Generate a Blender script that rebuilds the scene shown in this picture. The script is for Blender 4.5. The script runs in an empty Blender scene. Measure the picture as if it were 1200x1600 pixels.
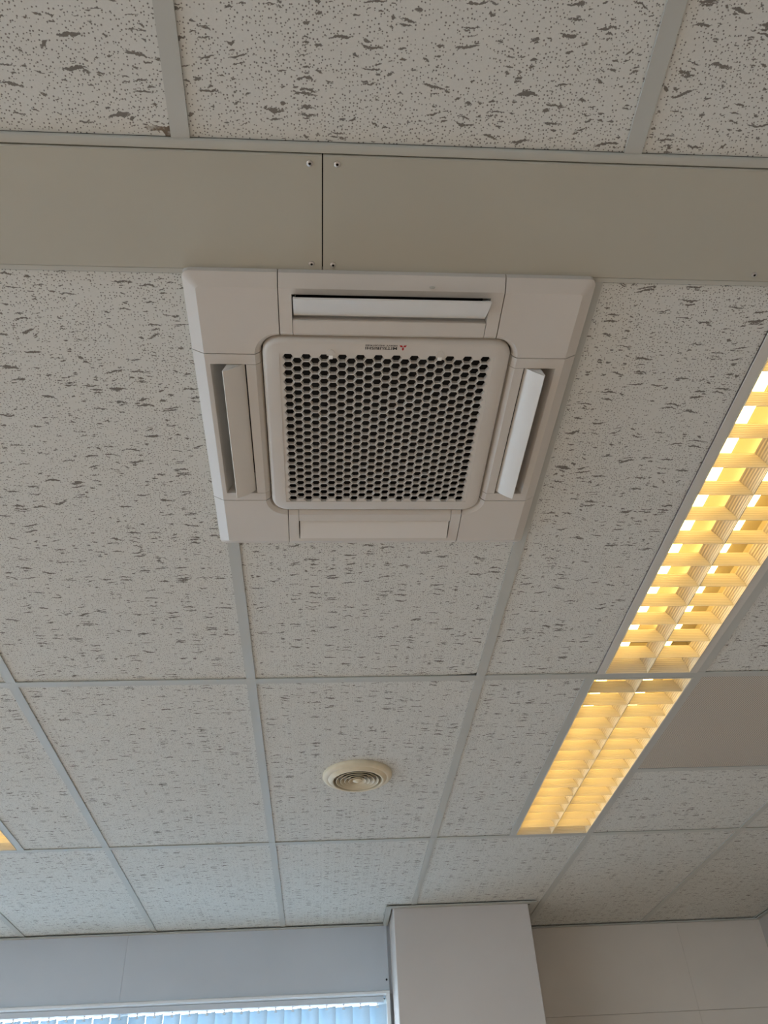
import bpy, bmesh, math, random
from mathutils import Vector, Matrix

S = bpy.context.scene
COL = S.collection
random.seed(7)

# ------------------------------------------------------------------ camera
CEIL = 2.60                     # height of the suspended ceiling
CAM = (0.1821, 0.0, CEIL - 1.0636)
PITCH, ROLL, YAW = math.radians(41.0), math.radians(-3.804), math.radians(5.819)
fw = Vector((math.sin(YAW) * math.cos(PITCH), math.cos(YAW) * math.cos(PITCH), math.sin(PITCH)))
rt0 = Vector((math.cos(YAW), -math.sin(YAW), 0))
up0 = rt0.cross(fw)
rt = rt0 * math.cos(ROLL) + up0 * math.sin(ROLL)
up = up0 * math.cos(ROLL) - rt0 * math.sin(ROLL)
cd = bpy.data.cameras.new('camera')
cam = bpy.data.objects.new('camera', cd)
COL.objects.link(cam)
cam.matrix_world = Matrix(((rt.x, up.x, -fw.x, CAM[0]), (rt.y, up.y, -fw.y, CAM[1]), (rt.z, up.z, -fw.z, CAM[2]), (0, 0, 0, 1)))
cd.sensor_fit = 'VERTICAL'
cd.sensor_height = 36.0
cd.sensor_width = 27.0
cd.lens = 1266.5 / 1600 * 36.0
cd.clip_start = 0.02
S.camera = cam

# ------------------------------------------------------------------ world, daylight, exposure
w = bpy.data.worlds.new('sky')
S.world = w
w.use_nodes = True
bg = w.node_tree.nodes['Background']
bg.inputs['Color'].default_value = (0.805, 0.875, 1.0, 1)
bg.inputs['Strength'].default_value = 19.5
S.view_settings.view_transform = 'Standard'
S.view_settings.look = 'None'
S.view_settings.exposure = 0.0
S.view_settings.gamma = 1.0
S.view_settings.use_curve_mapping = False
S.cycles.max_bounces = 10
S.cycles.diffuse_bounces = 7
S.cycles.sample_clamp_indirect = 6.0
S.cycles.caustics_reflective = False
S.cycles.caustics_refractive = False
TUBE = 11.5                       # radiance of the fluorescent tubes


def portal(name, loc, rot, sx, sy):
    l = bpy.data.lights.new(name, 'AREA')
    l.shape = 'RECTANGLE'
    l.size, l.size_y = sx, sy
    l.cycles.is_portal = True
    o = bpy.data.objects.new(name, l)
    COL.objects.link(o)
    o.location = loc
    o.rotation_euler = rot


# room extents
XL, XR = -4.7, 2.42
YB, YF, YFR = -4.2, 4.23, 4.39
WIN1 = (-4.4, 0.478, 0.90, CEIL - 0.29)     # front window x0 x1 z0 z1
WIN2 = (-4.0, 2.0, 0.90, CEIL - 0.29)       # left wall window y0 y1 z0 z1
portal('window_portal', ((WIN1[0] + WIN1[1]) / 2, 4.42, (WIN1[2] + WIN1[3]) / 2), (math.radians(-90), 0, 0), WIN1[1] - WIN1[0], WIN1[3] - WIN1[2])
portal('window_portal', (XL - 0.2, (WIN2[0] + WIN2[1]) / 2, (WIN2[2] + WIN2[3]) / 2), (0, math.radians(-90), 0), WIN2[3] - WIN2[2], WIN2[1] - WIN2[0])


# ------------------------------------------------------------------ helpers
class MB:
    def __init__(s):
        s.v, s.f = [], []

    def quad(s, *p):
        i = len(s.v)
        s.v += [tuple(q) for q in p]
        s.f.append(tuple(range(i, i + len(p))))
        return s

    def box(s, x0, x1, y0, y1, z0, z1):
        i = len(s.v)
        s.v += [(x, y, z) for z in (z0, z1) for y in (y0, y1) for x in (x0, x1)]
        for f in ((0, 2, 3, 1), (4, 5, 7, 6), (0, 1, 5, 4), (2, 6, 7, 3), (0, 4, 6, 2), (1, 3, 7, 5)):
            s.f.append(tuple(i + k for k in f))
        return s

    def prism(s, poly, z0, z1):
        """poly counter-clockwise seen from above"""
        i, n = len(s.v), len(poly)
        s.v += [(x, y, z0) for x, y in poly] + [(x, y, z1) for x, y in poly]
        s.f.append(tuple(i + k for k in reversed(range(n))))
        s.f.append(tuple(i + n + k for k in range(n)))
        for k in range(n):
            m = (k + 1) % n
            s.f.append((i + k, i + m, i + n + m, i + n + k))
        return s

    def sweep(s, sec, a, b, axis):
        """extrude a closed section (list of 2-tuples) along an axis from a to b"""
        def P(q, t):
            return {'x': (t, q[0], q[1]), 'y': (q[0], t, q[1]), 'z': (q[0], q[1], t)}[axis]
        i, n = len(s.v), len(sec)
        s.v += [P(q, a) for q in sec] + [P(q, b) for q in sec]
        for k in range(n):
            m = (k + 1) % n
            s.f.append((i + k, i + m, i + n + m, i + n + k))
        s.f.append(tuple(i + k for k in reversed(range(n))))
        s.f.append(tuple(i + n + k for k in range(n)))
        return s

    def loops(s, loops, closed=True, cap0=False, cap1=False):
        i, n = len(s.v), len(loops[0])
        for l in loops:
            s.v += [tuple(p) for p in l]
        for r in range(len(loops) - 1):
            for k in range(n if closed else n - 1):
                m = (k + 1) % n
                a = i + r * n
                s.f.append((a + k, a + m, a + n + m, a + n + k))
        if cap0:
            s.f.append(tuple(i + k for k in reversed(range(n))))
        if cap1:
            s.f.append(tuple(i + (len(loops) - 1) * n + k for k in range(n)))
        return s

    def lathe(s, prof, n=48, cap0=False, cap1=False, closed=False):
        L = [[(r * math.cos(2 * math.pi * k / n), r * math.sin(2 * math.pi * k / n), z) for k in range(n)] for r, z in prof]
        if closed:
            L.append(L[0])
        return s.loops(L, True, cap0, cap1)

    def mesh(s, name, smooth=0, weld=True):
        m = bpy.data.meshes.new(name)
        m.from_pydata(s.v, [], s.f)
        bm = bmesh.new()
        bm.from_mesh(m)
        if weld:
            bmesh.ops.remove_doubles(bm, verts=bm.verts, dist=1e-5)
        bmesh.ops.recalc_face_normals(bm, faces=bm.faces)
        if smooth:
            for e in bm.edges:
                if len(e.link_faces) == 2:
                    e.smooth = e.calc_face_angle(3.2) < math.radians(smooth)
                else:
                    e.smooth = False
            for f in bm.faces:
                f.smooth = True
        bm.to_mesh(m)
        bm.free()
        return m

    def build(s, name, mat, parent=None, smooth=0, loc=None, weld=True):
        return link(name, s.mesh(name, smooth, weld), mat, parent, loc)


def link(name, mesh, mat, parent=None, loc=None):
    if mat is not None and not mesh.materials:
        mesh.materials.append(mat)
    o = bpy.data.objects.new(name, mesh)
    COL.objects.link(o)
    if parent is not None:
        o.parent = parent
    if loc is not None:
        o.location = loc
    return o


def empty(name, loc=(0, 0, 0), parent=None):
    o = bpy.data.objects.new(name, None)
    o.empty_display_size = 0.05
    COL.objects.link(o)
    o.location = loc
    if parent is not None:
        o.parent = parent
    return o


def tag(o, label, cat, group=None):
    o['label'] = label
    o['category'] = cat
    if group:
        o['group'] = group
    return o


def struct(o, label=None):
    o['kind'] = 'structure'
    if label:
        o['label'] = label
    return o


# ------------------------------------------------------------------ materials
class NT:
    def __init__(s, name):
        s.m = bpy.data.materials.new(name)
        s.m.use_nodes = True
        s.t = s.m.node_tree
        s.b = s.t.nodes['Principled BSDF']

    def n(s, typ, **k):
        nd = s.t.nodes.new(typ)
        for a, v in k.items():
            setattr(nd, a, v)
        return nd

    def l(s, a, b):
        s.t.links.new(a, b)

    def put(s, sock, v):
        if hasattr(v, 'is_linked') or hasattr(v, 'links'):
            s.l(v, sock)
        else:
            sock.default_value = v

    def math(s, op, a, b=None, c=None):
        nd = s.n('ShaderNodeMath', operation=op)
        s.put(nd.inputs[0], a)
        if b is not None:
            s.put(nd.inputs[1], b)
        if c is not None:
            s.put(nd.inputs[2], c)
        return nd.outputs[0]

    def pos(s):
        g = s.n('ShaderNodeNewGeometry')
        sp = s.n('ShaderNodeSeparateXYZ')
        s.l(g.outputs['Position'], sp.inputs[0])
        return g.outputs['Position'], sp.outputs

    def comb(s, x, y, z=0.0):
        c = s.n('ShaderNodeCombineXYZ')
        for i, v in enumerate((x, y, z)):
            s.put(c.inputs[i], v)
        return c.outputs[0]

    def noise(s, vec, scale, detail=2.0, rough=0.5, dim='3D'):
        nd = s.n('ShaderNodeTexNoise', noise_dimensions=dim)
        s.l(vec, nd.inputs['Vector'])
        nd.inputs['Scale'].default_value = scale
        nd.inputs['Detail'].default_value = detail
        nd.inputs['Roughness'].default_value = rough
        return nd.outputs[0]

    def voro(s, vec, rnd=1.0):
        nd = s.n('ShaderNodeTexVoronoi', voronoi_dimensions='2D', feature='F1')
        s.l(vec, nd.inputs['Vector'])
        nd.inputs['Scale'].default_value = 1.0
        nd.inputs['Randomness'].default_value = rnd
        return nd.outputs['Distance'], nd.outputs['Color']

    def ramp(s, v, a, b, lo=0.0, hi=1.0):
        nd = s.n('ShaderNodeMapRange')
        s.put(nd.inputs[0], v)
        for i, q in enumerate((a, b, lo, hi)):
            nd.inputs[i + 1].default_value = q
        return nd.outputs[0]

    def mix(s, f, a, b):
        nd = s.n('ShaderNodeMix', data_type='RGBA')
        s.put(nd.inputs[0], f)
        s.put(nd.inputs[6], a)
        s.put(nd.inputs[7], b)
        return nd.outputs[2]

    def bump(s, h, strength, dist):
        nd = s.n('ShaderNodeBump')
        s.l(h, nd.inputs['Height'])
        nd.inputs['Strength'].default_value = strength
        nd.inputs['Distance'].default_value = dist
        s.l(nd.outputs[0], s.b.inputs['Normal'])


def paint(name, col, rough=0.5, var=0.03, scale=6.0, grain=0.0, gscale=900.0, metal=0.0, spec=0.4):
    t = NT(name)
    p, _ = t.pos()
    n = t.noise(p, scale, 3.0)
    f = t.ramp(n, 0.3, 0.7, 0.0, 1.0)
    a = tuple(min(1, c * (1 - var)) for c in col) + (1,)
    b = tuple(min(1, c * (1 + var)) for c in col) + (1,)
    t.l(t.mix(f, a, b), t.b.inputs['Base Color'])
    t.b.inputs['Roughness'].default_value = rough
    t.b.inputs['Metallic'].default_value = metal
    t.b.inputs['Specular IOR Level'].default_value = spec
    if grain:
        t.bump(t.noise(p, gscale, 1.0), grain, 0.0004)
    return t.m


def tile_material():
    t = NT('fissured_mineral_tile')
    p, xyz = t.pos()
    x, y = xyz[0], xyz[1]
    # slow and quick wobble that turns straight ellipses into wandering fissures
    w1 = t.math('SUBTRACT', t.noise(p, 24.0, 1.0), 0.5)
    w2 = t.math('SUBTRACT', t.noise(p, 190.0, 2.0, 0.6), 0.5)
    yw = t.math('ADD', y, t.math('ADD', t.math('MULTIPLY', w1, 0.026), t.math('MULTIPLY', w2, 0.0070)))
    # ragged edges
    w3 = t.math('MULTIPLY', t.math('SUBTRACT', t.noise(p, 420.0, 1.0), 0.5), 0.42)
    # long fissures
    d, c = t.voro(t.comb(t.math('MULTIPLY', x, 25.0), t.math('MULTIPLY', yw, 175.0)))
    cs = t.n('ShaderNodeSeparateColor')
    t.l(c, cs.inputs[0])
    pick = t.math('LESS_THAN', cs.outputs[0], 0.125)
    r = t.ramp(cs.outputs[1], 0.0, 1.0, 0.17, 0.42)
    long_ = t.math('MULTIPLY', pick, t.ramp(t.math('SUBTRACT', r, t.math('ADD', d, w3)), -0.03, 0.07))
    # short fissures
    d, c = t.voro(t.comb(t.math('MULTIPLY', x, 68.0), t.math('MULTIPLY', t.math('ADD', yw, 3.3), 210.0)))
    cs = t.n('ShaderNodeSeparateColor')
    t.l(c, cs.inputs[0])
    pick = t.math('LESS_THAN', cs.outputs[0], 0.13)
    r = t.ramp(cs.outputs[1], 0.0, 1.0, 0.14, 0.36)
    short = t.math('MULTIPLY', pick, t.ramp(t.math('SUBTRACT', r, t.math('ADD', d, t.math('MULTIPLY', w3, 0.6))), -0.04, 0.08))
    # pin holes
    d, c = t.voro(t.comb(t.math('MULTIPLY', x, 205.0), t.math('MULTIPLY', y, 205.0)))
    cs = t.n('ShaderNodeSeparateColor')
    t.l(c, cs.inputs[0])
    dens = t.ramp(t.noise(p, 16.0, 1.0), 0.35, 0.65, 0.5, 0.95)
    pick = t.math('LESS_THAN', cs.outputs[0], dens)
    r = t.ramp(cs.outputs[1], 0.0, 1.0, 0.12, 0.235)
    pin = t.math('MULTIPLY', pick, t.ramp(t.math('SUBTRACT', r, d), -0.03, 0.05))
    hole = t.math('MAXIMUM', t.math('MAXIMUM', long_, short), t.math('MULTIPLY', pin, 0.95))
    base = t.mix(t.noise(p, 420.0, 2.0), (0.58, 0.58, 0.535, 1), (0.65, 0.65, 0.60, 1))
    # brown water mark on the tile corner behind the band
    sx = t.math('MULTIPLY', t.math('GREATER_THAN', x, -0.042), t.math('LESS_THAN', x, -0.008))
    edge = t.math('ADD', 0.4705, t.math('MULTIPLY', w2, 0.006))
    sy = t.math('MULTIPLY', t.math('GREATER_THAN', y, edge), t.math('LESS_THAN', y, t.math('ADD', edge, t.ramp(x, -0.022, -0.012, 0.006, 0.03))))
    st = t.math('MULTIPLY', t.math('MULTIPLY', sx, sy), t.ramp(t.noise(p, 150.0, 3.0), 0.3, 0.55, 0.25, 0.9))
    base = t.mix(st, base, (0.16, 0.115, 0.075, 1))
    colr = t.mix(hole, base, (0.19, 0.175, 0.155, 1))  # fissures and pin holes coloured dark for the shade in their depth
    t.l(colr, t.b.inputs['Base Color'])
    t.b.inputs['Roughness'].default_value = 0.95
    t.b.inputs['Specular IOR Level'].default_value = 0.1
    h = t.math('SUBTRACT', t.math('MULTIPLY', t.noise(p, 700.0, 2.0), 0.12), hole)
    t.bump(h, 0.35, 0.0012)
    return t.m


def perforated_material():
    t = NT('perforated_metal')
    p, xyz = t.pos()
    k = 1 / 0.0048
    a = t.math('MULTIPLY', t.math('ADD', xyz[0], xyz[1]), k * 0.7071)
    b = t.math('MULTIPLY', t.math('SUBTRACT', xyz[0], xyz[1]), k * 0.7071)
    d, _ = t.voro(t.comb(a, b), 0.0)
    f = t.ramp(d, 0.26, 0.34)
    t.l(t.mix(f, (0.05, 0.045, 0.04, 1), (0.60, 0.55, 0.46, 1)), t.b.inputs['Base Color'])
    t.b.inputs['Roughness'].default_value = 0.5
    t.bump(f, 0.3, 0.001)
    return t.m


def ribbed_material(name, axis, pitch):
    """satin white louvre with fine ribs running across an axis"""
    t = NT(name)
    p, xyz = t.pos()
    s_ = t.math('SINE', t.math('MULTIPLY', xyz[axis], 2 * math.pi / pitch))
    t.b.inputs['Base Color'].default_value = (0.86, 0.80, 0.66, 1)
    t.l(t.mix(t.ramp(s_, -1, 1), (0.62, 0.54, 0.38, 1), (0.72, 0.635, 0.46, 1)), t.b.inputs['Base Color'])
    t.b.inputs['Roughness'].default_value = 0.38
    t.b.inputs['Metallic'].default_value = 0.0
    t.bump(s_, 0.4, 0.0007)
    return t.m


def emit_material(name, col, strength):
    t = NT(name)
    p, _ = t.pos()
    t.b.inputs['Base Color'].default_value = (0.9, 0.9, 0.85, 1)
    a = tuple(c * 0.98 for c in col) + (1,)
    t.l(t.mix(t.noise(p, 20.0), a, tuple(col) + (1,)), t.b.inputs['Emission Color'])
    t.b.inputs['Emission Strength'].default_value = strength
    return t.m


def slat_material():
    t = NT('blind_fabric')
    p, _ = t.pos()
    n = t.noise(p, 500.0, 2.0)
    col = t.mix(n, (0.55, 0.66, 0.73, 1), (0.61, 0.72, 0.79, 1))
    d = t.n('ShaderNodeBsdfDiffuse')
    tr = t.n('ShaderNodeBsdfTranslucent')
    t.l(col, d.inputs[0])
    t.l(col, tr.inputs[0])
    mx = t.n('ShaderNodeMixShader')
    mx.inputs[0].default_value = 0.30
    t.l(d.outputs[0], mx.inputs[1])
    t.l(tr.outputs[0], mx.inputs[2])
    t.l(mx.outputs[0], t.t.nodes['Material Output'].inputs['Surface'])
    return t.m


def pane_material():
    t = NT('window_glass')
    p, _ = t.pos()
    tr = t.n('ShaderNodeBsdfTransparent')
    t.l(t.mix(t.noise(p, 2.0), (0.90, 0.94, 0.94, 1), (0.93, 0.96, 0.96, 1)), tr.inputs[0])
    gl = t.n('ShaderNodeBsdfGlossy')
    gl.inputs['Roughness'].default_value = 0.02
    mx = t.n('ShaderNodeMixShader')
    mx.inputs[0].default_value = 0.06
    t.l(tr.outputs[0], mx.inputs[1])
    t.l(gl.outputs[0], mx.inputs[2])
    t.l(mx.outputs[0], t.t.nodes['Material Output'].inputs['Surface'])
    return t.m


M = {
    'tile': tile_material(),
    'grid': paint('grid_paint', (0.455, 0.46, 0.42), 0.45, 0.02),
    'band': paint('band_paint', (0.425, 0.405, 0.33), 0.42, 0.025, 4.0, 0.15, 600.0),
    'band_edge': paint('band_edge_paint', (0.46, 0.455, 0.40), 0.45, 0.02),
    'steel': paint('screw_steel', (0.55, 0.53, 0.50), 0.3, 0.05, 80.0, 0, 0, 1.0),
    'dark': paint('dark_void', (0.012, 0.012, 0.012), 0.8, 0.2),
    'filter': paint('filter_mesh', (0.010, 0.010, 0.010), 0.7, 0.3, 300.0),
    'plenum': paint('plenum_concrete', (0.12, 0.11, 0.10), 0.9, 0.1),
    'ac': paint('unit_plastic', (0.575, 0.535, 0.475), 0.38, 0.015, 5.0, 0.06, 1500.0),
    'vane': paint('vane_plastic', (0.66, 0.63, 0.575), 0.35, 0.015, 5.0),
    'black_print': paint('black_print', (0.02, 0.02, 0.022), 0.5, 0.1),
    'red_print': paint('red_print', (0.42, 0.012, 0.02), 0.45, 0.1),
    'cream': paint('aged_cream_plastic', (0.66, 0.58, 0.41), 0.35, 0.06, 30.0),
    'gap_shade': paint('gap_shade_grey', (0.07, 0.065, 0.055), 0.8, 0.2, 60.0),  # dark grey standing for the shade between the diffuser rings
    'lamp_body': paint('lamp_white', (0.80, 0.78, 0.72), 0.4, 0.02),
    'lamp_inner': paint('lamp_reflector', (0.34, 0.29, 0.19), 0.35, 0.02),
    'lamp_trim': paint('lamp_trim_paint', (0.58, 0.56, 0.50), 0.4, 0.02),
    'wall': paint('wall_panel_paint', (0.53, 0.565, 0.60), 0.6, 0.03, 3.0),
    'wall_dull': paint('dull_wall_paint', (0.65, 0.59, 0.51), 0.65, 0.03, 3.0),
    'wall_side': paint('side_wall_paint', (0.42, 0.38, 0.34), 0.65, 0.03, 3.0),
    'pillar': paint('pillar_paint', (0.57, 0.53, 0.49), 0.6, 0.03, 3.0),
    'white': paint('white_frame_paint', (0.78, 0.79, 0.78), 0.4, 0.02),
    'rail': paint('rail_aluminium', (0.55, 0.58, 0.60), 0.4, 0.02),
    'ground': paint('paving', (0.17, 0.20, 0.23), 0.9, 0.1, 0.5),
    'floor': paint('floor_linoleum', (0.60, 0.445, 0.335), 0.55, 0.08, 9.0),
    'perf': perforated_material(),
    'blade': ribbed_material('louvre_blade_ribs', 2, 0.0042),
    'side': ribbed_material('louvre_side_ribs', 2, 0.0046),
    'tube': emit_material('fluorescent_tube', (1.0, 0.69, 0.23), TUBE),
    'slat': slat_material(),
    'pane': pane_material(),
}

# ------------------------------------------------------------------ room shell
struct(MB().box(XL, XR, YB, YFR + 0.2, -0.1, 0).build('floor', M['floor']))
struct(MB().box(-60, 60, -60, 60, -3.3, -3.2).build('ground', M['ground']))
# front wall, left stretch: header above the window, breast below, end beside the pillar
m = MB()
m.box(XL, 0.60, YF + 0.012, YF + 0.17, WIN1[3], CEIL + 0.3)
m.box(XL, 0.60, YF, YF + 0.17, 0, WIN1[2])
m.box(XL, WIN1[0], YF, YF + 0.17, WIN1[2], WIN1[3])
m.box(WIN1[1] + 0.012, 0.60, YF + 0.02, YF + 0.17, WIN1[2], WIN1[3])
wf = struct(m.build('wall_front', M['wall'], weld=False))
xs = [-4.7, -3.12, -1.92, -0.721, 0.493]
for a, b in zip(xs[:-1], xs[1:]):
    MB().box(a + 0.0004, b - 0.0004, YF, YF + 0.011, WIN1[3] + 0.012, CEIL + 0.02).build('header_panel', M['wall'], wf)
MB().lathe([(0.0045, 0), (0.0045, 0.003), (0.002, 0.004)], 12, True, True).build('screw', M['dark'], wf)
sc = wf.children[-1]
sc.location = (0.481, YF - 0.0005, CEIL - 0.235)
sc.rotation_euler = (math.radians(90), 0, 0)
# front wall right of the pillar, set further back
wr = struct(MB().box(1.05, XR + 0.15, YFR + 0.012, YFR + 0.17, 0, CEIL + 0.3).build('wall_front_right', M['wall_dull']))
for a, b in ((1.05, 1.982), (1.982, XR)):
    MB().box(a + 0.0003, b - 0.0003, YFR, YFR + 0.012, CEIL - 0.390, CEIL + 0.02).build('header_panel', M['wall_dull'], wr)
    MB().box(a + 0.0003, b - 0.0003, YFR + 0.001, YFR + 0.012, 0.02, CEIL - 0.3915).build('wall_panel', M['wall_dull'], wr)
struct(MB().box(XR, XR + 0.15, YB, YFR + 0.17, 0, CEIL + 0.3).build('wall_right', M['wall_side']))
struct(MB().box(XL, XR, YB - 0.15, YB, 0, CEIL + 0.3).build('wall_back', M['wall']))
m = MB()
m.box(XL - 0.15, XL, YB, YF + 0.17, 0, WIN2[2])
m.box(XL - 0.15, XL, YB, YF + 0.17, WIN2[3], CEIL + 0.3)
m.box(XL - 0.15, XL, YB, WIN2[0], WIN2[2], WIN2[3])
m.box(XL - 0.15, XL, WIN2[1], YF + 0.17, WIN2[2], WIN2[3])
struct(m.build('wall_left', M['wall'], weld=False))
# pillar with rounded arrises
PX0, PX1, PYF = 0.507, 1.130, 3.953
m = MB()
c = 0.003
m.prism([(PX0, 4.6), (PX0, PYF + c), (PX0 + c, PYF), (PX1 - c, PYF), (PX1, PYF + c), (PX1, 4.6)], 0, CEIL + 0.06)
struct(m.build('pillar', M['pillar']), 'square painted pillar standing in front of the window wall')

# window in the front wall
w1 = struct(empty('window_1', (0, 0, 0)))
yg = YF + 0.13
m = MB()
m.box(WIN1[0], WIN1[1] + 0.012, yg - 0.03, yg + 0.03, WIN1[3] - 0.006, WIN1[3])
m.box(WIN1[0], WIN1[1] + 0.012, yg - 0.03, yg + 0.03, WIN1[2], WIN1[2] + 0.06)
for x in (WIN1[0], -3.2, -1.95, -0.72, WIN1[1] - 0.012):
    m.box(x - 0.022, x + 0.024, yg - 0.03, yg + 0.03, WIN1[2], WIN1[3])
m.build('window_frame', M['white'], w1, weld=False)
for a, b in ((WIN1[0], -3.2), (-3.2, -1.95), (-1.95, -0.72), (-0.72, WIN1[1])):
    MB().box(a + 0.02, b - 0.02, yg - 0.003, yg + 0.003, WIN1[2] + 0.05, WIN1[3] - 0.002).build('pane', M['pane'], w1)
MB().box(WIN1[1] - 0.001, WIN1[1] + 0.014, YF - 0.012, yg - 0.03, WIN1[2], WIN1[3] + 0.004).build('jamb', M['white'], w1)
MB().sweep([(YF - 0.016, CEIL - 0.2925), (YF + 0.03, CEIL - 0.2925), (YF + 0.03, CEIL - 0.278), (YF - 0.004, CEIL - 0.278), (YF - 0.016, CEIL - 0.284)], XL, WIN1[1] + 0.014, 'x').build('head_trim', M['white'], w1)
MB().box(XL, WIN1[1] + 0.02, YF - 0.18, YF + 0.02, WIN1[2] - 0.03, WIN1[2]).build('window_sill', M['white'], w1)
# window in the left wall
w2 = struct(empty('window_2', (0, 0, 0)))
m = MB()
for z in (WIN2[2], WIN2[3] - 0.06):
    m.box(XL - 0.11, XL - 0.05, WIN2[0], WIN2[1], z, z + 0.06)
ys = [WIN2[0] + k * (WIN2[1] - WIN2[0]) / 5 for k in range(6)]
for y in ys:
    m.box(XL - 0.11, XL - 0.05, y - 0.03, y + 0.03, WIN2[2], WIN2[3])
m.build('window_frame', M['white'], w2, weld=False)
for a, b in zip(ys[:-1], ys[1:]):
    MB().box(XL - 0.083, XL - 0.077, a + 0.028, b - 0.028, WIN2[2] + 0.05, WIN2[3] - 0.05).build('pane', M['pane'], w2)

# vertical blind in the front window
vb = tag(empty('vertical_blind', (0, 0, 0)), 'pale grey vertical blind hanging in the window left of the pillar', 'blind')
yb = YF + 0.055
MB().sweep([(yb - 0.022, CEIL - 0.3165), (yb + 0.022, CEIL - 0.3165), (yb + 0.022, CEIL - 0.2935), (yb - 0.022, CEIL - 0.2935)], -1.94, WIN1[1] - 0.012, 'x').build('headrail', M['rail'], vb)
n = 9
ang = math.radians(-24)
sec = []
for k in range(n):
    u = (k / (n - 1) - 0.5)
    sec.append((u * 0.089, 0.010 * (1 - (2 * u) ** 2)))
sec2 = [(a, b + 0.0012) for a, b in reversed(sec)]
sec = [(a * math.cos(ang) - b * math.sin(ang), a * math.sin(ang) + b * math.cos(ang)) for a, b in sec + sec2]
slat_mesh = MB().sweep(sec, WIN1[2] + 0.03, CEIL - 0.3235, 'z').mesh('slat', 40)
car_mesh = MB().box(-0.003, 0.003, -0.002, 0.002, CEIL - 0.334, CEIL - 0.3165).box(-0.006, 0.006, -0.0035, 0.0035, CEIL - 0.336, CEIL - 0.331).mesh('carrier', 0, False)
x = 0.437
while x > -1.90:
    s_ = link('slat', slat_mesh, M['slat'], vb, (x, yb, 0))
    link('carrier', car_mesh, M['white'], s_, (0, 0, 0))
    x -= 0.0772

# ------------------------------------------------------------------ suspended ceiling
ceil = struct(MB().box(XL - 0.1, XR + 0.1, YB - 0.1, YFR + 0.15, CEIL + 0.30, CEIL + 0.40).build('ceiling', M['plenum']))
FL = 0.012                 # half the width of a grid flange
ZF = CEIL
BAND0, BAND1 = 0.487, 0.681    # the flat band across the ceiling
ROWS = [(-4.2, -3.115, 1), (-3.115, -1.915, 1), (-1.915, -0.715, 1), (-0.715, BAND0, 1), (BAND1, 1.8847, 1), (1.8847, 3.0847, 1), (3.0847, 4.40, 1)]
COLS = [-4.8 + 0.6 * k for k in range(13)]          # grid lines, every 600 mm


def bar_y(x, y0, y1):
    MB().box(x - FL, x + FL, y0, y1, ZF, ZF + 0.0025).box(x - 0.001, x + 0.001, y0, y1, ZF + 0.0025, ZF + 0.035).build('grid_bar', M['grid'], ceil, weld=False)


def bar_x(y, x0, x1):
    MB().box(x0, x1, y - FL, y + FL, ZF - 0.0003, ZF + 0.0022).box(x0, x1, y - 0.001, y + 0.001, ZF + 0.0022, ZF + 0.035).build('grid_bar', M['grid'], ceil, weld=False)


def tile(x0, x1, y0, y1, chip=False):
    z = ZF + 0.0036
    e = 0.004
    x0, x1, y0, y1 = x0 + e, x1 - e, y0 + e, y1 - e
    m = MB()
    if chip:
        m.prism([(x0, y0), (x1, y0), (x1, y1 - 0.024), (x1 - 0.016, y1 - 0.0135), (x1 - 0.06, y1 - 0.0095), (x1 - 0.16, y1), (x0, y1)], z, z + 0.015)
    else:
        m.box(x0, x1, y0, y1, z, z + 0.015)
    m.build('ceiling_tile', M['tile'], ceil)


# luminaires: (row y0, y1, x0, x1)
LUM = [(1.05, 4), (1.05, 5), (-1.05, 5)]
ACX, ACY = 0.287, 0.9825
lumcells = {(4, 1.05), (5, 1.05), (5, -1.05)}
for ri, (y0, y1, _) in enumerate(ROWS):
    ya = y0 + (FL if ri not in (3, 4) or ri == 3 else 0)
    # lengthways bars
    gx = list(COLS)
    gx += [round(0.9 * s, 3) for s, l in ((1, 1.05), (-1, -1.05)) if (ri, l) in lumcells and ri == 5]
    for x in gx:
        if ri == 6 and 0.5 < x < 1.15:
            bar_y(x, y0 + FL, PYF)
            continue
        bar_y(x, y0 + (FL if ri not in (0, 4) else 0), (y1 - FL) if ri != 3 and ri != 6 else (y1 if ri == 3 else (YF if x < 0.5 else YFR)))
    for a, b in zip(COLS[:-1], COLS[1:]):
        a, b = round(a, 3), round(b, 3)
        if b > XR + 0.05:
            continue
        if (ri, 1.05) in lumcells and a == 0.6:
            tile(0.6, 0.92 if ri == 4 else 0.9, y0, y1)
        elif (ri, -1.05) in lumcells and a == -1.2:
            tile(-0.9, -0.6, y0, y1)
        elif ri == 4 and a == 0.0:
            bar_x(1.278, FL, 0.6 - FL)
            tile(0.0, 0.6, 1.278, y1, True)
        elif ri == 5 and a == 1.2:
            bar_x(2.505, 1.2 + FL, 1.8 - FL)
            tile(1.2, 1.8, 2.505, y1)
        elif ri == 6:
            ye = YF - 0.001
            if a == 0.6 or a == 0.0:
                # cut around the pillar
                z = ZF + 0.0036
                if a == 0.0:
                    poly = [(0.004, y0 + 0.004), (0.596, y0 + 0.004), (0.596, PYF - 0.006), (PX0 - 0.012, PYF - 0.006), (PX0 - 0.012, ye), (0.004, ye)]
                else:
                    poly = [(0.604, y0 + 0.004), (1.196, y0 + 0.004), (1.196, YFR), (PX1 + 0.012, YFR), (PX1 + 0.012, PYF - 0.006), (0.604, PYF - 0.006)]
                MB().prism(poly, z, z + 0.015).build('ceiling_tile', M['tile'], ceil)
            else:
                tile(a, b, y0, (ye if a < 0.5 else YFR))
        else:
            tile(a, b, y0, y1)
# crosswise bars run through
for y in (-3.115, -1.915, -0.715, 1.8847, 3.0847):
    bar_x(y, XL, XR)

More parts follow.
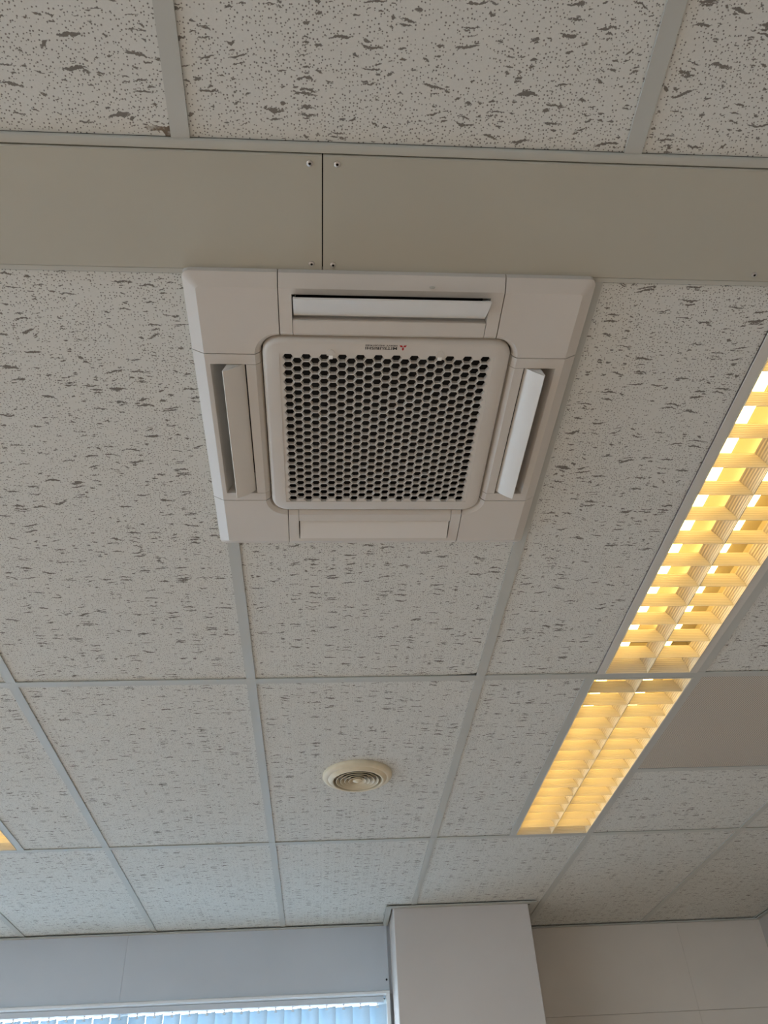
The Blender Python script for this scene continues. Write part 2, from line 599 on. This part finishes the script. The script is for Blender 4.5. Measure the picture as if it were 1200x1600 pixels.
# the flat sheet metal band
z = CEIL
for a, b in ((-4.7, -2.22), (-2.2185, 0.182), (0.1838, XR)):
    p = MB()
    # shallow folded tray: flat face with returned edges
    p.sweep([(BAND0 + 0.0105, z + 0.012), (BAND0 + 0.0105, z - 0.0035), (BAND0 + 0.012, z - 0.005), (BAND1 - 0.011, z - 0.005), (BAND1 - 0.0095, z - 0.0035), (BAND1 - 0.0095, z + 0.012)], a, b, 'x')
    bp_ = p.build('band_panel', M['band'], ceil)
    ends = []
    if abs(b - 0.182) < 1e-6:
        ends = [(0.1659, 0.5085), (0.1671, 0.6585)]
    if abs(a - 0.1838) < 1e-6:
        ends = [(0.2025, 0.5085), (0.1985, 0.6595), (0.8416, 0.6595)]
    for sx, sy in ends:
        s_ = MB().lathe([(0.0042, 0.0), (0.0042, -0.0008), (0.0032, -0.0016), (0.0018, -0.0018)], 20, False, False).build('screw', M['steel'], bp_, 40, (sx, sy, z - 0.005))
        MB().lathe([(0.0018, -0.0018), (0.0017, -0.0004)], 12, False, True).build('socket', M['dark'], s_)
MB().sweep([(BAND0 - 0.0035, z + 0.003), (BAND0 - 0.0035, z - 0.001), (BAND0 - 0.002, z - 0.0025), (BAND0 + 0.0085, z - 0.0025), (BAND0 + 0.0095, z - 0.001), (BAND0 + 0.0095, z + 0.003)], XL, XR, 'x').build('band_edge', M['band_edge'], ceil)
MB().sweep([(BAND1 - 0.0090, z + 0.003), (BAND1 - 0.0090, z - 0.002), (BAND1 - 0.008, z - 0.003), (BAND1 - 0.001, z - 0.003), (BAND1, z - 0.002), (BAND1, z + 0.003)], XL, XR, 'x').build('band_edge', M['band_edge'], ceil)
MB().box(XL, XR, BAND0 - 0.002, BAND1 + 0.002, z + 0.02, z + 0.03).build('band_carrier', M['dark'], ceil)


# angle trims along the walls
def angle(sec_box, name):
    return struct(sec_box.build(name, M['grid'], weld=False))


t_ = 0.025
m = MB().box(XL, PX0 - 0.030, YF - t_, YF, CEIL - 0.0065, CEIL - 0.0035).box(XL, PX0 - 0.030, YF - 0.002, YF - 0.0005, CEIL, CEIL + 0.02)
angle(m, 'trim_1')
m = MB()
g = 0.009
m.box(PX0 - g - t_, PX1 + g + t_, PYF - g - t_, PYF - 0.003, CEIL - 0.0065, CEIL - 0.0035)
m.box(PX0 - g - t_, PX0 - g, PYF - 0.003, YF, CEIL - 0.0065, CEIL - 0.0035)
m.box(PX1 + g, PX1 + g + t_, PYF - 0.003, YFR, CEIL - 0.0065, CEIL - 0.0035)
m.box(PX0 - g - t_, PX1 + g + t_, PYF - g - t_, PYF - g - t_ + 0.0015, CEIL + 0.002, CEIL + 0.02)
angle(m, 'trim_2')
m = MB().box(PX1 + g + t_, XR, YFR - t_, YFR - 0.004, CEIL - 0.0065, CEIL - 0.0035)
angle(m, 'trim_3')
m = MB().box(XR - t_, XR - 0.001, YB, YFR - t_, CEIL - 0.0065, CEIL - 0.0035)
angle(m, 'trim_4')
m = MB().box(XL, XL + t_, YB, YF - t_, CEIL - 0.0065, CEIL - 0.0035)
angle(m, 'trim_5')
m = MB().box(XL + t_, XR - t_, YB, YB + t_, CEIL - 0.0065, CEIL - 0.0035)
angle(m, 'trim_6')

# ------------------------------------------------------------------ ceiling cassette air conditioner
ac = tag(empty('ceiling_air_conditioner', (ACX, ACY, CEIL)), 'white square four-way ceiling cassette air conditioner with honeycomb intake grille', 'air conditioner')
ac.scale = (1, 1.016, 1)
HO, HB = 0.309, 0.290          # outer half size, inner edge of the outer bevel
ZP, ZR = -0.025, -0.014        # face and rim heights
SEAM = 0.170
GR = 0.200                     # grille half size
INNER = [(GR + 0.0012, -0.004), (GR + 0.0012, -0.0150), (GR + 0.0035, -0.0195), (GR + 0.0105, ZP)]     # lip round the grille


def rot4(k, p):
    c_, s_ = ((1, 0), (0, 1), (-1, 0), (0, -1))[k]
    x_, y_, z_ = p
    return (x_ * c_ - y_ * s_, x_ * s_ + y_ * c_, z_)


# k: 0 right (+x), 1 far (+y), 2 left (-x), 3 near (-y);  slot (inner, outer), vane (outer r,z) (inner r,z)
SIDES = {0: ((0.226, 0.2785), (0.2580, -0.0410), (0.2285, -0.0200)),
         1: ((0.2305, 0.2825), (0.2775, -0.0290), (0.2335, -0.0215)),
         2: ((0.226, 0.2825), (0.2615, -0.0410), (0.2285, -0.0200)),
         3: ((0.2350, 0.2800), (0.2850, -0.0440), (0.2400, -0.0195))}
SL = 0.150
for k in range(4):
    (ri_, ro_), vo, vi = SIDES[k]
    e = 0.0007
    m = MB()

    def Q(*pts):
        m.quad(*[rot4(k, p) for p in pts])
    T0, T1 = SEAM - e, SL
    for s_ in (1, -1):
        # end blocks beside the slot
        prof = INNER + [(ri_, ZP), (ro_, ZP), (HB, ZP), (HO - 0.001, ZR - 0.001), (HO, ZR), (HO, 0.004)]
        for (r0, z0), (r1, z1) in zip(prof[:-1], prof[1:]):
            Q((r0, s_ * T1, z0), (r1, s_ * T1, z1), (r1, s_ * T0, z1), (r0, s_ * T0, z0))
        # seam wall
        for (r0, z0), (r1, z1) in zip(prof[:-1], prof[1:]):
            Q((r0, s_ * T0, z0), (r1, s_ * T0, z1), (r1, s_ * T0, 0.004), (r0, s_ * T0, 0.004))
        # slot end wall
        Q((INNER[-1][0], s_ * T1, ZP), (ro_, s_ * T1, ZP), (ro_, s_ * T1, 0.03), (INNER[-1][0], s_ * T1, 0.03))
        Q((INNER[0][0], s_ * T1, 0.004), (INNER[1][0], s_ * T1, INNER[1][1]), (INNER[2][0], s_ * T1, INNER[2][1]), (INNER[3][0], s_ * T1, INNER[3][1]), (INNER[3][0], s_ * T1, 0.004))
    # outer strip beyond the slot and the bevel
    prof = [(ro_ - 0.020, 0.030), (ro_ - 0.012, 0.004), (ro_ - 0.004, -0.017), (ro_ - 0.0012, -0.0236), (ro_, ZP), (HB, ZP), (HO - 0.001, ZR - 0.001), (HO, ZR), (HO, 0.004)]
    for (r0, z0), (r1, z1) in zip(prof[:-1], prof[1:]):
        Q((r0, -T1, z0), (r1, -T1, z1), (r1, T1, z1), (r0, T1, z0))
    m.build('side_panel', M['ac'], ac, 18)
    # strip between slot and grille
    m = MB()
    prof = INNER + [(ri_ - 0.0008, ZP), (ri_, ZP + 0.0012), (ri_ - 0.001, 0.030)]
    t1 = SL - 0.0009
    for (r0, z0), (r1, z1) in zip(prof[:-1], prof[1:]):
        Q((r0, -t1, z0), (r1, -t1, z1), (r1, t1, z1), (r0, t1, z0))
    for s_ in (1, -1):
        m.quad(*[rot4(k, (r, s_ * t1, z)) for r, z in prof])
    m.build('vane_trim', M['ac'], ac, 18)
    # duct behind the slot
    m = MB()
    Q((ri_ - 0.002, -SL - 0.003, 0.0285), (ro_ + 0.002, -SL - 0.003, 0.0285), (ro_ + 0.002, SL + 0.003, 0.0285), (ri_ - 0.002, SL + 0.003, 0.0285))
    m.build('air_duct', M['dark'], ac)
    # the swing vane: a slightly bowed slab
    m = MB()
    N = 6
    dx, dz = vi[0] - vo[0], vi[1] - vo[1]
    L_ = math.hypot(dx, dz)
    nx, nz = dz / L_, -dx / L_
    if nz > 0:
        nx, nz = -nx, -nz
    low, top = [], []
    for i in range(N + 1):
        u = i / N
        b_ = 0.0016 * (1 - (2 * u - 1) ** 2)
        px, pz = vo[0] + dx * u + nx * b_, vo[1] + dz * u + nz * b_
        low.append((px, pz))
        top.append((px - nx * 0.0026, pz - nz * 0.0026))
    sec = low + top[::-1]
    hl = SL - 0.0025
    m.loops([[rot4(k, (r, -hl, z_)) for r, z_ in sec], [rot4(k, (r, hl, z_)) for r, z_ in sec]], True, True, True)
    # end cheeks that carry the vane up into the slot
    vn = m.build('swing_vane', M['vane'], ac, 30)
    for s_ in (1, -1):
        m = MB()
        a_, b_ = s_ * (hl - 0.0022), s_ * hl
        q = [low[0], low[-1], (low[-1][0], 0.006), (low[-1][0] + 0.018, 0.006)]
        q = [(r - nx * 0.0022, z_ - nz * 0.0022) if i < 2 else (r, z_) for i, (r, z_) in enumerate(q)]
        m.loops([[rot4(k, (r, a_, z_)) for r, z_ in q], [rot4(k, (r, b_, z_)) for r, z_ in q]], True, True, True)
        m.build('vane_arm', M['vane'], vn)
# corner covers
NA = 10
for k in range(4):
    m = MB()
    e = 0.0007
    c0 = SEAM + e
    loops = []
    for r, z_ in INNER:
        rr = r - SEAM
        loops.append([rot4(k, (c0 + (rr - e) * math.cos(a), c0 + (rr - e) * math.sin(a), z_)) for a in [math.pi / 2 * i / NA for i in range(NA + 1)]])
    m.loops(loops, False)
    inner_arc = [(c0 + (INNER[-1][0] - SEAM - e) * math.cos(math.pi / 2 * i / NA), c0 + (INNER[-1][0] - SEAM - e) * math.sin(math.pi / 2 * i / NA)) for i in range(NA + 1)]
    NC = 8
    rim = [(HO - 0.011 + 0.011 * math.cos(math.pi / 2 * i / NC), HO - 0.011 + 0.011 * math.sin(math.pi / 2 * i / NC)) for i in range(NC + 1)]
    bev = [(HB - 0.006 + 0.006 * math.cos(math.pi / 2 * i / NC), HB - 0.006 + 0.006 * math.sin(math.pi / 2 * i / NC)) for i in range(NC + 1)]
    outer = [(HB, c0)] + bev + [(c0, HB)]
    rimo = [(HO, c0)] + rim + [(c0, HO)]
    # flat face as an outline polygon
    m.quad(*[rot4(k, (x_, y_, ZP)) for x_, y_ in outer + inner_arc[::-1]])
    m.loops([[rot4(k, (x_, y_, ZP)) for x_, y_ in outer], [rot4(k, (x_, y_, ZR)) for x_, y_ in rimo], [rot4(k, (x_, y_, 0.004)) for x_, y_ in rimo]], False)
    m.quad(*[rot4(k, p) for p in ((c0, INNER[-1][0], ZP), (c0, HB, ZP), (c0, HO, ZR), (c0, HO, 0.004), (c0, INNER[-1][0], 0.004))])
    m.quad(*[rot4(k, p) for p in ((INNER[-1][0], c0, ZP), (HB, c0, ZP), (HO, c0, ZR), (HO, c0, 0.004), (INNER[-1][0], c0, 0.004))])
    m.build('corner_cover', M['ac'], ac, 17)
MB().box(-0.30, 0.30, -0.30, 0.30, 0.031, 0.10).build('unit_body', M['dark'], ac)
# grille frame
ZG = -0.0275


def rsq(h, r, z_, n=10):
    L = []
    for q in range(4):
        cx_, cy_ = ((1, 1), (-1, 1), (-1, -1), (1, -1))[q]
        for i in range(n + 1):
            a = math.pi / 2 * (q + i / n)
            L.append((cx_ * (h - r) + r * math.cos(a), cy_ * (h - r) + r * math.sin(a), z_))
    return L


HR = 0.1722
m = MB()
m.loops([rsq(0.1992, 0.030, -0.002), rsq(0.1992, 0.030, -0.0195), rsq(0.1978, 0.029, -0.0235), rsq(0.1950, 0.0265, -0.0262), rsq(0.1915, 0.023, ZG)])
lo = rsq(0.1915, 0.023, ZG)
rc = [(HR, HR), (-HR, HR), (-HR, -HR), (HR, -HR)]
for q in range(4):
    seg = lo[q * 11:(q + 1) * 11]
    for a, b in zip(seg[:-1], seg[1:]):
        m.quad(a, b, rc[q] + (ZG,))
    nx_ = lo[((q + 1) % 4) * 11]
    m.quad(seg[-1], nx_, rc[(q + 1) % 4] + (ZG,), rc[q] + (ZG,))
m.loops([[p + (ZG,) for p in rc], [p + (ZG + 0.003,) for p in rc]])
gf = m.build('intake_grille', M['ac'], ac, 30, (0, -0.0015, 0))
# honeycomb
PX, PY = 0.01442, 0.01650
R0 = PY / math.sqrt(3)
ZH = ZG + 0.0009
RB, RT = (PY - 0.0014) / math.sqrt(3), (PY - 0.0026) / math.sqrt(3)
m = MB()
hexa = [(math.cos(math.pi / 3 * i), math.sin(math.pi / 3 * i)) for i in range(6)]
for ci in range(-12, 13):
    odd = (ci + 11) % 2
    for rj in range(-12, 13):
        cx_ = ci * PX
        cy_ = rj * PY + (PY / 2 if odd else 0)
        if abs(cx_) > HR + 0.009 or abs(cy_) > HR + 0.009:
            continue
        hole = abs(ci) <= 11 and abs(cy_) < 0.1655
        o_ = [(cx_ + R0 * c_ * 1.0, cy_ + R0 * s__, ZH) for c_, s__ in hexa]
        if not hole:
            m.quad(*o_)
            continue
        a_ = [(cx_ + RB * c_, cy_ + RB * s__, ZH) for c_, s__ in hexa]
        b_ = [(cx_ + RT * c_, cy_ + RT * s__, ZH + 0.0056) for c_, s__ in hexa]
        m.loops([o_, a_, b_])
hc = m.build('honeycomb', M['ac'], gf)
MB().box(-0.175, 0.175, -0.175, 0.175, 0.010, 0.014).build('filter', M['filter'], gf)
# two slide latches at the near edge of the grille
for lx in (-0.0908, 0.0838):
    ly = -0.1705
    pts = [(lx - 0.0065, ly), (lx - 0.0065, ly - 0.005), (lx - 0.0035, ly - 0.0105), (lx, ly - 0.012), (lx + 0.0035, ly - 0.0105), (lx + 0.0065, ly - 0.005), (lx + 0.0065, ly)]
    la = MB().prism(pts, ZG - 0.0012, ZG + 0.002).build('latch', M['ac'], gf)
    MB().box(lx - 0.0032, lx + 0.0032, ly - 0.0005, ly + 0.006, ZG - 0.0018, ZG + 0.001).build('latch_slider', M['lamp_body'], la)
# small oval plug on the near side panel
o = MB().lathe([(0.0042, 0), (0.0038, -0.0006), (0.001, -0.0008)], 16, False, True).build('plug', M['grid'], ac, 40, (0.0588, -0.2965, ZP))
o.scale = (1, 0.55, 1)


# printed badge: it reads the right way up from the far side of the unit
def text_mesh(body, x0, x1, y0, y1, z_, name, bold):
    cu = bpy.data.curves.new(name, 'FONT')
    cu.body = body
    cu.size = 1.0
    cu.offset = bold
    cu.space_character = 1.08
    to = bpy.data.objects.new(name, cu)
    COL.objects.link(to)
    dg = bpy.context.evaluated_depsgraph_get()
    me = bpy.data.meshes.new_from_object(to.evaluated_get(dg))
    bpy.data.objects.remove(to)
    bpy.data.curves.remove(cu)
    xs_ = [v.co.x for v in me.vertices]
    ys_ = [v.co.y for v in me.vertices]
    ax, bx, ay, by = min(xs_), max(xs_), min(ys_), max(ys_)
    for v in me.vertices:
        u_ = (v.co.x - ax) / (bx - ax)
        t__ = (v.co.y - ay) / (by - ay)
        v.co = (x1 + (x0 - x1) * u_, y0 + (y1 - y0) * t__, z_)
    me.name = name
    return me


zt = ZG - 0.0002
YT = -0.1925
badge = link('lettering', text_mesh('MITSUBISHI', -0.0365, 0.0138, YT + 0.0040, YT + 0.0096, zt, 'lettering', 0.022), M['black_print'], gf)
badge2 = link('lettering', text_mesh('HEAVY INDUSTRIES', -0.0365, 0.0138, YT, YT + 0.0030, zt, 'lettering', 0.022), M['black_print'], gf)
m = MB()
lc = (0.0232, YT + 0.0040)
for a in (90, 210, 330):
    ca, sa = math.cos(math.radians(a)), math.sin(math.radians(a))
    d_ = 0.0068
    hw = 0.0068 * 0.5 * math.tan(math.radians(30))
    pts = [(0, 0), (d_ / 2, hw), (d_, 0), (d_ / 2, -hw)]
    m.quad(*[(lc[0] + (px * ca - py * sa), lc[1] + (px * sa + py * ca), zt) for px, py in pts])
m.build('emblem', M['red_print'], gf)


# ------------------------------------------------------------------ recessed fluorescent luminaires
def luminaire(label, x0, x1, y0, y1, ncell, ap0, ap1, zl):
    """x0..y1 clear opening; louvre between x = ap0 and ap1; zl height of its lower edge relative to the ceiling"""
    cx_, cy_ = (x0 + x1) / 2, (y0 + y1) / 2
    t = tag(empty('recessed_luminaire', (cx_, cy_, CEIL)), label, 'ceiling light', 'recessed louvred fluorescent lights')
    X0, X1, Y0, Y1 = x0 - cx_, x1 - cx_, y0 - cy_, y1 - cy_
    A0, A1 = ap0 - cx_, ap1 - cx_
    B0, B1 = Y0 + 0.006, Y1 - 0.006
    H = 0.095
    m = MB()
    m.quad((X0, Y0, H), (X1, Y0, H), (X1, Y1, H), (X0, Y1, H))
    for (a, b) in (((X0, Y0), (X1, Y0)), ((X1, Y0), (X1, Y1)), ((X1, Y1), (X0, Y1)), ((X0, Y1), (X0, Y0))):
        m.quad(a + (0.001,), b + (0.001,), b + (H,), a + (H,))
    m.build('housing', M['lamp_inner'], t)
    m = MB()
    m.box(X0, A0 - 0.0008, Y0, Y1, -0.0015, 0.004)
    m.box(A1 + 0.0008, X1, Y0, Y1, -0.0015, 0.004)
    m.box(A0 - 0.0008, A1 + 0.0008, Y0, B0 - 0.001, -0.0015, 0.004)
    m.box(A0 - 0.0008, A1 + 0.0008, B1 + 0.001, Y1, -0.0015, 0.004)
    m.build('trim_frame', M['lamp_trim'], t, weld=False)
    hl = 0.033                     # louvre height
    mid = (A0 + A1) / 2
    hw = (A1 - A0) / 2
    ins = 0.021                    # how far the side reflectors lean in
    n = 6
    # parabolic side reflectors and the middle divider
    curve = [(ins * (i / n) ** 1.6, hl * i / n) for i in range(n + 1)]
    for s_, edge in ((1, A0), (-1, A1)):
        sec = [(edge + s_ * u, zl + v) for u, v in curve]
        sec = sec + [(x_ - s_ * 0.0012, z_ + 0.0003) for x_, z_ in sec[::-1]]
        MB().sweep(sec, B0, B1, 'y').build('side_reflector', M['side'], t, 40)
    sec = [(mid + 0.0012 + u, zl + v) for u, v in curve] + [(mid - 0.0012 - u, zl + v) for u, v in curve[::-1]]
    MB().sweep(sec, B0, B1, 'y').build('middle_reflector', M['side'], t, 40)
    # cross blades, one set over each tube
    pitch = (B1 - B0) / ncell
    wb, wt = hw - 0.0012, hw - 0.0012 - 2 * ins
    nb = 4
    V = []
    for i in range(nb + 1):
        f = i / nb
        half = (wb - 2 * ins * f ** 1.6) / 2
        th = 0.0007 + 0.0055 * f ** 1.5
        V.append([(-half, -th, hl * f), (half, -th, hl * f), (half, th, hl * f), (-half, th, hl * f)])
    me = MB().loops(V, True, True, True).mesh('louvre_blade', 40)
    for xc in (mid - hw / 2, mid + hw / 2):
        for j in range(1, ncell):
            link('louvre_blade', me, M['blade'], t, (xc, B0 + j * pitch, zl))
        for s_, ye in ((1, B0), (-1, B1)):
            # slanted end reflector closing the louvre
            E_ = []
            for f in (0, 0.5, 1):
                half = (wb - 2 * ins * f ** 1.6) / 2
                E_.append([(-half, s_ * 0.022 * f, hl * f), (half, s_ * 0.022 * f, hl * f), (half, s_ * (0.022 * f - 0.0012), hl * f), (-half, s_ * (0.022 * f - 0.0012), hl * f)])
            MB().loops(E_, True, True, True).build('end_reflector', M['blade'], t, 40, (xc, ye + s_ * 0.0015, zl))
        tb = MB().sweep([(0.0125 * math.cos(2 * math.pi * i / 20), 0.0125 * math.sin(2 * math.pi * i / 20)) for i in range(20)], B0 + 0.035, B1 - 0.035, 'y').build('fluorescent_tube', M['tube'], t, 40, (xc, 0, 0.066))
        for a, b in ((B0 + 0.018, B0 + 0.036), (B1 - 0.036, B1 - 0.018)):
            capm = MB()
            capm.sweep([(0.0135 * math.cos(2 * math.pi * i / 20), 0.0135 * math.sin(2 * math.pi * i / 20)) for i in range(20)], a, b, 'y')
            capm.build('tube_cap', M['steel'], tb, 40)
        for a in (B0 + 0.005, B1 - 0.019):
            MB().box(xc - 0.017, xc + 0.017, a, a + 0.014, 0.045, H - 0.001).build('lamp_holder', M['lamp_body'], t)
    return t


luminaire('warm lit louvred ceiling light beside the air conditioner, nearest of its row', 0.913, 1.188, 0.683, 1.8717, 15, 0.934, 1.164, -0.004)
luminaire('warm lit louvred ceiling light beside the perforated vent panel', 0.912, 1.188, 1.8977, 3.0717, 16, 0.9145, 1.1835, 0.0)
luminaire('warm lit louvred ceiling light at the left edge, above the window wall', -1.188, -0.912, 1.8977, 3.0717, 16, -1.1835, -0.9125, 0.0)

# ------------------------------------------------------------------ perforated supply panel
pv = tag(empty('perforated_vent_panel', (1.5, 2.195, CEIL)), 'grey perforated metal air vent panel in the ceiling, right of the light', 'vent panel')
MB().box(-0.2865, 0.2865, -0.297, 0.297, 0.0015, 0.004).build('perforated_sheet', M['perf'], pv)
MB().box(-0.28, 0.28, -0.29, 0.29, 0.03, 0.2).build('plenum_box', M['dark'], pv)

# ------------------------------------------------------------------ round ceiling diffuser
rd = tag(empty('round_air_diffuser', (0.295, 2.490, CEIL)), 'round cream plastic air diffuser with concentric rings in a ceiling tile', 'air diffuser')
prof = [(0.110, 0.004), (0.1105, -0.003), (0.108, -0.0075), (0.102, -0.011), (0.096, -0.0125), (0.0935, -0.0115), (0.0915, -0.013), (0.086, -0.019), (0.081, -0.021), (0.0775, -0.0195), (0.076, -0.014), (0.0755, 0.02)]
MB().lathe(prof, 64).build('outer_ring', M['cream'], rd, 50)
MB().lathe([(0.0755, 0.0195), (0.0755, 0.020), (0.001, 0.0205)], 32, False, True).build('neck', M['dark'], rd)
for r in (0.0685, 0.0550, 0.0415, 0.0285):
    z0 = -0.0185
    prof = [(r, z0), (r - 0.0052, z0 + 0.005), (r - 0.0092, z0 + 0.012), (r - 0.0102, z0 + 0.012), (r - 0.0066, z0 + 0.005), (r - 0.0012, z0 - 0.0008)]
    lr = MB().lathe(prof, 56, closed=True).build('louvre_ring', M['cream'], rd, 45)
    MB().lathe([(r - 0.0010, z0 + 0.0022), (r - 0.0048, z0 + 0.0062), (r - 0.0088, z0 + 0.0125)], 56).build('ring_gap_shade', M['gap_shade'], lr, 45)  # dark cone added behind each ring so its gap looks shaded
MB().lathe([(0.004, 0.002), (0.0125, -0.010), (0.0150, -0.0175), (0.010, -0.0205), (0.004, -0.0225), (0.0005, -0.023)], 32, False, True).build('centre_cone', M['cream'], rd, 45)
for k in range(2):
    m = MB().box(-0.001, 0.001, -0.076, 0.076, -0.006, 0.006) if k == 0 else MB().box(-0.076, 0.076, -0.001, 0.001, -0.006, 0.006)
    m.build('spoke', M['cream'], rd)
